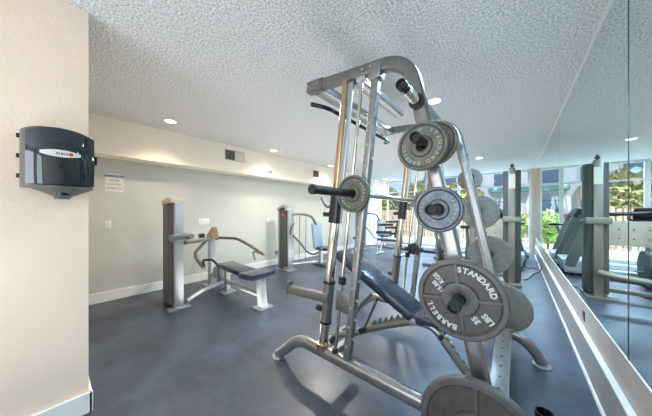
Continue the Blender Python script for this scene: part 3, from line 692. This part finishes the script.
bd = part('tan_board', 'wood', cm, lambda b: bx(b, -.66, -.16, 5.50, 5.53, .79, 1.16, .006), label='wide tan board with dark screws')
pieces('screw', 'groove', bd, lambda b: [cyl(b, (x, 5.49, z), (x, 5.50, z), .009, 8) for x in (-.3, -.44, -.58) for z in (.9, 1.04)])
part('upper_bar', 'horn', cm, lambda b: cyl(b, (-.1, 5.50, 1.255), (-.66, 5.50, 1.29), .028))
part('base_rail', 'beige_m', cm, lambda b: (tube(b, [(-.05, 5.25, .40), (-.25, 5.2, .36), (-.66, 5.2, .33)], .045, .1), sweep(b, [(-.1, 5.42, .12), (-.66, 5.42, .12)], rrect(.06, .06, .01))))
part('end_post', 'beige_m', cm, lambda b: sweep(b, [(-.67, 5.45, 0), (-.67, 5.45, 1.3)], rrect(.07, .09, .01), up=(1, 0, 0)))

# ---------------------------------------------------------------- cardio machines at the windows
def treadmill(loc, label):
    t = thing('treadmill', label, 'treadmill', (0, 0, 0), 'treadmills facing the mirror')
    part('deck', 'tread_w', t, lambda b: bx(b, -1.65, .1, -.38, .38, .04, .17, .03))
    part('belt', 'rubber', t, lambda b: bx(b, -1.62, -.28, -.25, .25, .165, .18, .004))
    part('motor_hood', 'tread_w', t, lambda b: sweep(b, [(-.30, 0, .20), (-.1, 0, .24), (.12, 0, .21)], rrect(.74, .20, .06, 5)))
    for s in (-1, 1):
        part('upright', 'tread_g', t, lambda b: sweep(b, [(.02, s * .34, .16), (-.30, s * .34, 1.22)], rrect(.07, .17, .02), up=(0, 0, 1)))
        pieces('handrail', 'black', t, lambda b: tube(b, [(-.28, s * .34, 1.12), (-.50, s * .34, 1.02), (-.80, s * .34, .98)], .022, .06))
        pieces('foot', 'rubber', t, lambda b: (cyl(b, (-1.5, s * .3, 0), (-1.5, s * .3, .05), .035), cyl(b, (0, s * .3, 0), (0, s * .3, .05), .035)))
    c = part('console', 'black', t, lambda b: box(b, (-.32, 0, 1.27), (.12, .76, .24), Matrix.Rotation(R(-30), 3, 'Y'), .03))
    part('screen', 'bglass', c, lambda b: box(b, (-.387, 0, 1.30), (.01, .34, .15), Matrix.Rotation(R(-30), 3, 'Y'), .003))
    t.location = loc
    return t
t1 = treadmill((.10, 8.2, 0), 'treadmill nearest the window wall, its upright reflected in the mirror')
t2 = copy_tree(t1); t2.location = (.02, 7.3, 0); t2['label'] = 'treadmill behind the weight tower, between two other cardio machines'
t3 = copy_tree(t1); t3.location = (-1.69, 8.2, 0); t3['label'] = 'treadmill away from the mirror, seen between the rack plates'

def bike(loc, rz, label):
    t = thing('exercise_bike', label, 'exercise bike', (0, 0, 0), 'exercise bikes by the windows')
    part('base', 'shroud_d', t, lambda b: (tube(b, [(-.5, -.25, .04), (-.5, .25, .04)], .035), tube(b, [(.5, -.25, .04), (.5, .25, .04)], .035), sweep(b, [(-.5, 0, .06), (.5, 0, .06)], rrect(.08, .06, .01))))
    part('flywheel_housing', 'shroud_d', t, lambda b: (cyl(b, (.2, -.07, .36), (.2, .07, .36), .27, 32)))
    part('seat_post', 'tread_g', t, lambda b: sweep(b, [(-.1, 0, .1), (-.28, 0, .92)], rrect(.06, .06, .01)))
    part('saddle', 'rubber', t, lambda b: sweep(b, [(-.45, 0, .96), (-.32, 0, .97), (-.12, 0, .96)], rrect(.26, .07, .03, 4), scale=[.8, 1.0, .35]))
    part('handlebar_post', 'tread_g', t, lambda b: sweep(b, [(.2, 0, .4), (.36, 0, 1.15)], rrect(.06, .06, .01)))
    part('handlebar', 'black', t, lambda b: tube(b, [(.1, -.24, 1.24), (.34, -.2, 1.15), (.34, .2, 1.15), (.1, .24, 1.24)], .02, .08))
    part('console', 'black', t, lambda b: (box(b, (.36, 0, 1.27), (.07, .28, .22), Matrix.Rotation(R(-25), 3, 'Y'), .03)))
    for s in (-1, 1): part('pedal', 'black', t, lambda b: (sweep(b, [(.1, s * .1, .36), (.1 + s * .16, s * .1, .30)], rrect(.02, .03, .004)), box(b, (.1 + s * .16, s * .16, .30), (.1, .09, .03), None, .008)))
    t.location = loc; t.rotation_euler.z = rz
    return t
k0 = bike((-.25, 8.9, 0), R(180), 'exercise bike standing alone beside the window column, seen in the mirror')
k1 = bike((-.85, 6.3, 0), R(90), 'exercise bike behind the tan board of the weight tower, nearer the mirror')
k2 = copy_tree(k1); k2.location = (-1.5, 6.3, 0); k2['label'] = 'exercise bike behind the tan board, farther from the mirror'

# cords on the floor
def cord(pts, label):
    single('power_cord', 'rubber', label, 'cord', lambda b: tube(b, pts, .008, .3, 8), (pts[0][0], pts[0][1], 0.008))
cord([(.10, 5.75, .01), (.17, 5.85, .01), (.235, 6.2, .01), (.27, 6.45, .01), (.35, 6.6, .012), (.41, 6.7, .05), (.44, 6.75, .21)], 'black cord curling from the weight tower up to the wall panel')
cord([(.18, 7.6, .01), (.16, 7.2, .01), (.22, 6.98, .01), (.31, 7.15, .01), (.37, 7.0, .01)], 'thin black cord looped on the floor beyond the weight tower')

# ---------------------------------------------------------------- outside
o = struct('ground', 'conc', lambda b: bx(b, -30, 30, 9.62, 60, -.15, -.05)); o.name = 'ground'
fe = thing('slat_fence', 'tan wooden slat fence outside the windows', 'fence', (-5, 12.6, -.05))
part('slats', 'fence', fe, lambda b: [bx(b, -12 + k * .16, -12 + k * .16 + .12, 12.6, 12.63, -.05, 1.42) for k in range(70)], smooth=False)
pieces('rail', 'fence', fe, lambda b: [bx(b, -12, -.8, 12.63, 12.68, z, z + .08) for z in (.25, 1.15)], smooth=False)
def leaves(b, c, rad, n, sz):
    for i in range(n):
        d = Vector((random.gauss(0, 1), random.gauss(0, 1), random.gauss(0, 1))).normalized() * (random.random() ** .35)
        p = Vector((c[0] + d.x * rad[0], c[1] + d.y * rad[1], c[2] + d.z * rad[2]))
        a = Vector((random.uniform(-1, 1), random.uniform(-1, 1), random.uniform(-1, 1))).normalized(); q = a.orthogonal().normalized(); s = sz * random.uniform(.6, 1.4)
        b.faces.new([b.verts.new(p + a * s), b.verts.new(p + q * s * .6), b.verts.new(p - a * s), b.verts.new(p - q * s * .6)])
for k, (x, z, lab) in enumerate(((-2.2, 1.75, 'yellow green bush behind the fence, nearest the neighbouring building'), (-4.35, 1.85, 'yellow green bush behind the fence, middle of the hedge'), (-6.5, 1.8, 'yellow green bush behind the fence, farthest left'))):
    h = thing('hedge_bush', lab, 'bush', (x, 13.7, -.05), 'bushes behind the fence')
    part('foliage', 'leaf', h, lambda b: leaves(b, (x, 13.7, z), (1.05, .8, 1.2), 2600, .09), smooth=False)
    part('trunk', 'bark', h, lambda b: cyl(b, (x, 13.7, -.05), (x, 13.7, 1.5), .08))
sh = thing('leafy_shrub', 'bright yellow green shrub outside at the right end of the windows', 'bush', (.0, 11.6, -.05))
part('foliage', 'leaf2', sh, lambda b: leaves(b, (.0, 11.6, .75), (.35, .35, .65), 900, .06), smooth=False)
part('stem', 'bark', sh, lambda b: cyl(b, (0, 11.6, -.05), (0, 11.6, .7), .03))
bl = thing('apartment_building', 'pale apartment building with teal bands and grey windows outside', 'building', (-1.5, 19, -.05))
part('wall', 'stucco', bl, lambda b: bx(b, -7, 3.5, 19, 24, -.05, 9), smooth=False)
part('lower_wall', 'brick', bl, lambda b: bx(b, -7, 3.5, 18.9, 19, -.05, 1.2), smooth=False)
for z0 in (2.55, 5.2):
    part('balcony_band', 'teal', bl, lambda b: bx(b, -1.4, 3.4, 18.3, 19, z0, z0 + .28), smooth=False)
    part('balcony_wall', 'stucco_t', bl, lambda b: bx(b, -6.8, -1.8, 18.4, 19, z0 - .6, z0 + .2), smooth=False)
for x in (-6.2, -4.4, -2.9, -1.2, .5, 2.1):
    for z in (.7, 2.95, 5.6):
        wn = part('window', 'alu', bl, lambda b: bx(b, x, x + 1.1, 18.93, 19.0, z, z + 1.4), smooth=False)
        part('pane', 'bglass', wn, lambda b: bx(b, x + .07, x + 1.03, 18.9, 18.93, z + .07, z + 1.33), smooth=False)
pf = thing('pool_fence', 'low white railing fence outside the right end of the windows', 'fence', (0, 13.2, -.05))
pieces('rail', 'alu', pf, lambda b: [bx(b, -.75, 3, 13.2, 13.24, z, z + .05) for z in (.1, .95)], smooth=False)
pieces('picket', 'alu', pf, lambda b: [bx(b, -.75 + k * .13, -.73 + k * .13, 13.2, 13.22, -.05, .95) for k in range(29)], smooth=False)

# ---------------------------------------------------------------- light
w = bpy.data.worlds.new('sky'); bpy.context.scene.world = w; w.use_nodes = True; nt = w.node_tree
bg = nt.nodes['Background']
bg.inputs['Color'].default_value = (0.56, 0.74, 1.0, 1); bg.inputs['Strength'].default_value = .62
sun = bpy.data.lights.new('sun', 'SUN'); sun.energy = 1.6; sun.angle = R(2); sun.color = (1, .93, .82)
o = bpy.data.objects.new('sun', sun); COL.objects.link(o); o.rotation_euler = (R(48), 0, R(-25))
def area(name, loc, rot, sx, sy, e, c):
    l = bpy.data.lights.new(name, 'AREA'); l.shape = 'RECTANGLE'; l.size = sx; l.size_y = sy; l.energy = e; l.color = c
    o = bpy.data.objects.new(name, l); COL.objects.link(o); o.location = loc; o.rotation_euler = rot
    return o
area('window_daylight', (-2.0, 11.6, 4.4), (R(-52), 0, 0), 5.5, 2.4, 1700, (.52, .76, 1.0))
area('ceiling_fill', (-2.6, 4.3, .02), (R(180), 0, 0), 1.5, 6.2, 36, (1.0, .97, .94))  # added lamp at floor level, brightens the ceiling from below
area('back_fill', (-.8, -3.3, 1.4), (R(97), 0, 0), 2.2, 2.0, 48, (.86, .93, 1.0))  # added fill behind the camera, lights the equipment from the front
area('back_ceiling_fill', (-.8, -1.2, .25), (R(180), 0, 0), 2.0, 1.4, 16, (.86, .93, 1.0))  # added up-facing fill behind the camera for the near ceiling

for (x, y, e_) in ((-1.95, 1.3, 44), (-2.9, 3.4, 105), (-2.6, 6.2, 90), (-.75, 4.4, 120), (-.35, 1.9, 65), (-.9, 3.3, 85), (-1.75, 8.0, 80)):  # added fill spots without fixtures, warm on the left and blue on the right
    l = bpy.data.lights.new('fill_spot', 'SPOT'); l.energy = e_; l.color = (1, .93, .84) if x < -1.8 else (.44, .71, 1.0); l.spot_size = R(178); l.spot_blend = 1.0; l.shadow_soft_size = 0.10
    o = bpy.data.objects.new('fill_spot', l); COL.objects.link(o); o.location = (x, y, 2.5)
# ---------------------------------------------------------------- camera
cam = bpy.data.cameras.new('camera'); co = bpy.data.objects.new('camera', cam); COL.objects.link(co)
cam.sensor_fit = 'HORIZONTAL'; cam.sensor_width = 36; cam.lens = 36 * 230 / 652; cam.shift_y = 4 / 652
cam.clip_start = 0.02; cam.clip_end = 200
co.location = (0, 0, 1.3); co.rotation_euler = (R(90), 0, math.atan(190 / 230))
bpy.context.scene.camera = co
sc = bpy.context.scene
sc.view_settings.view_transform = 'Standard'; sc.view_settings.look = 'None'; sc.view_settings.exposure = 0.9
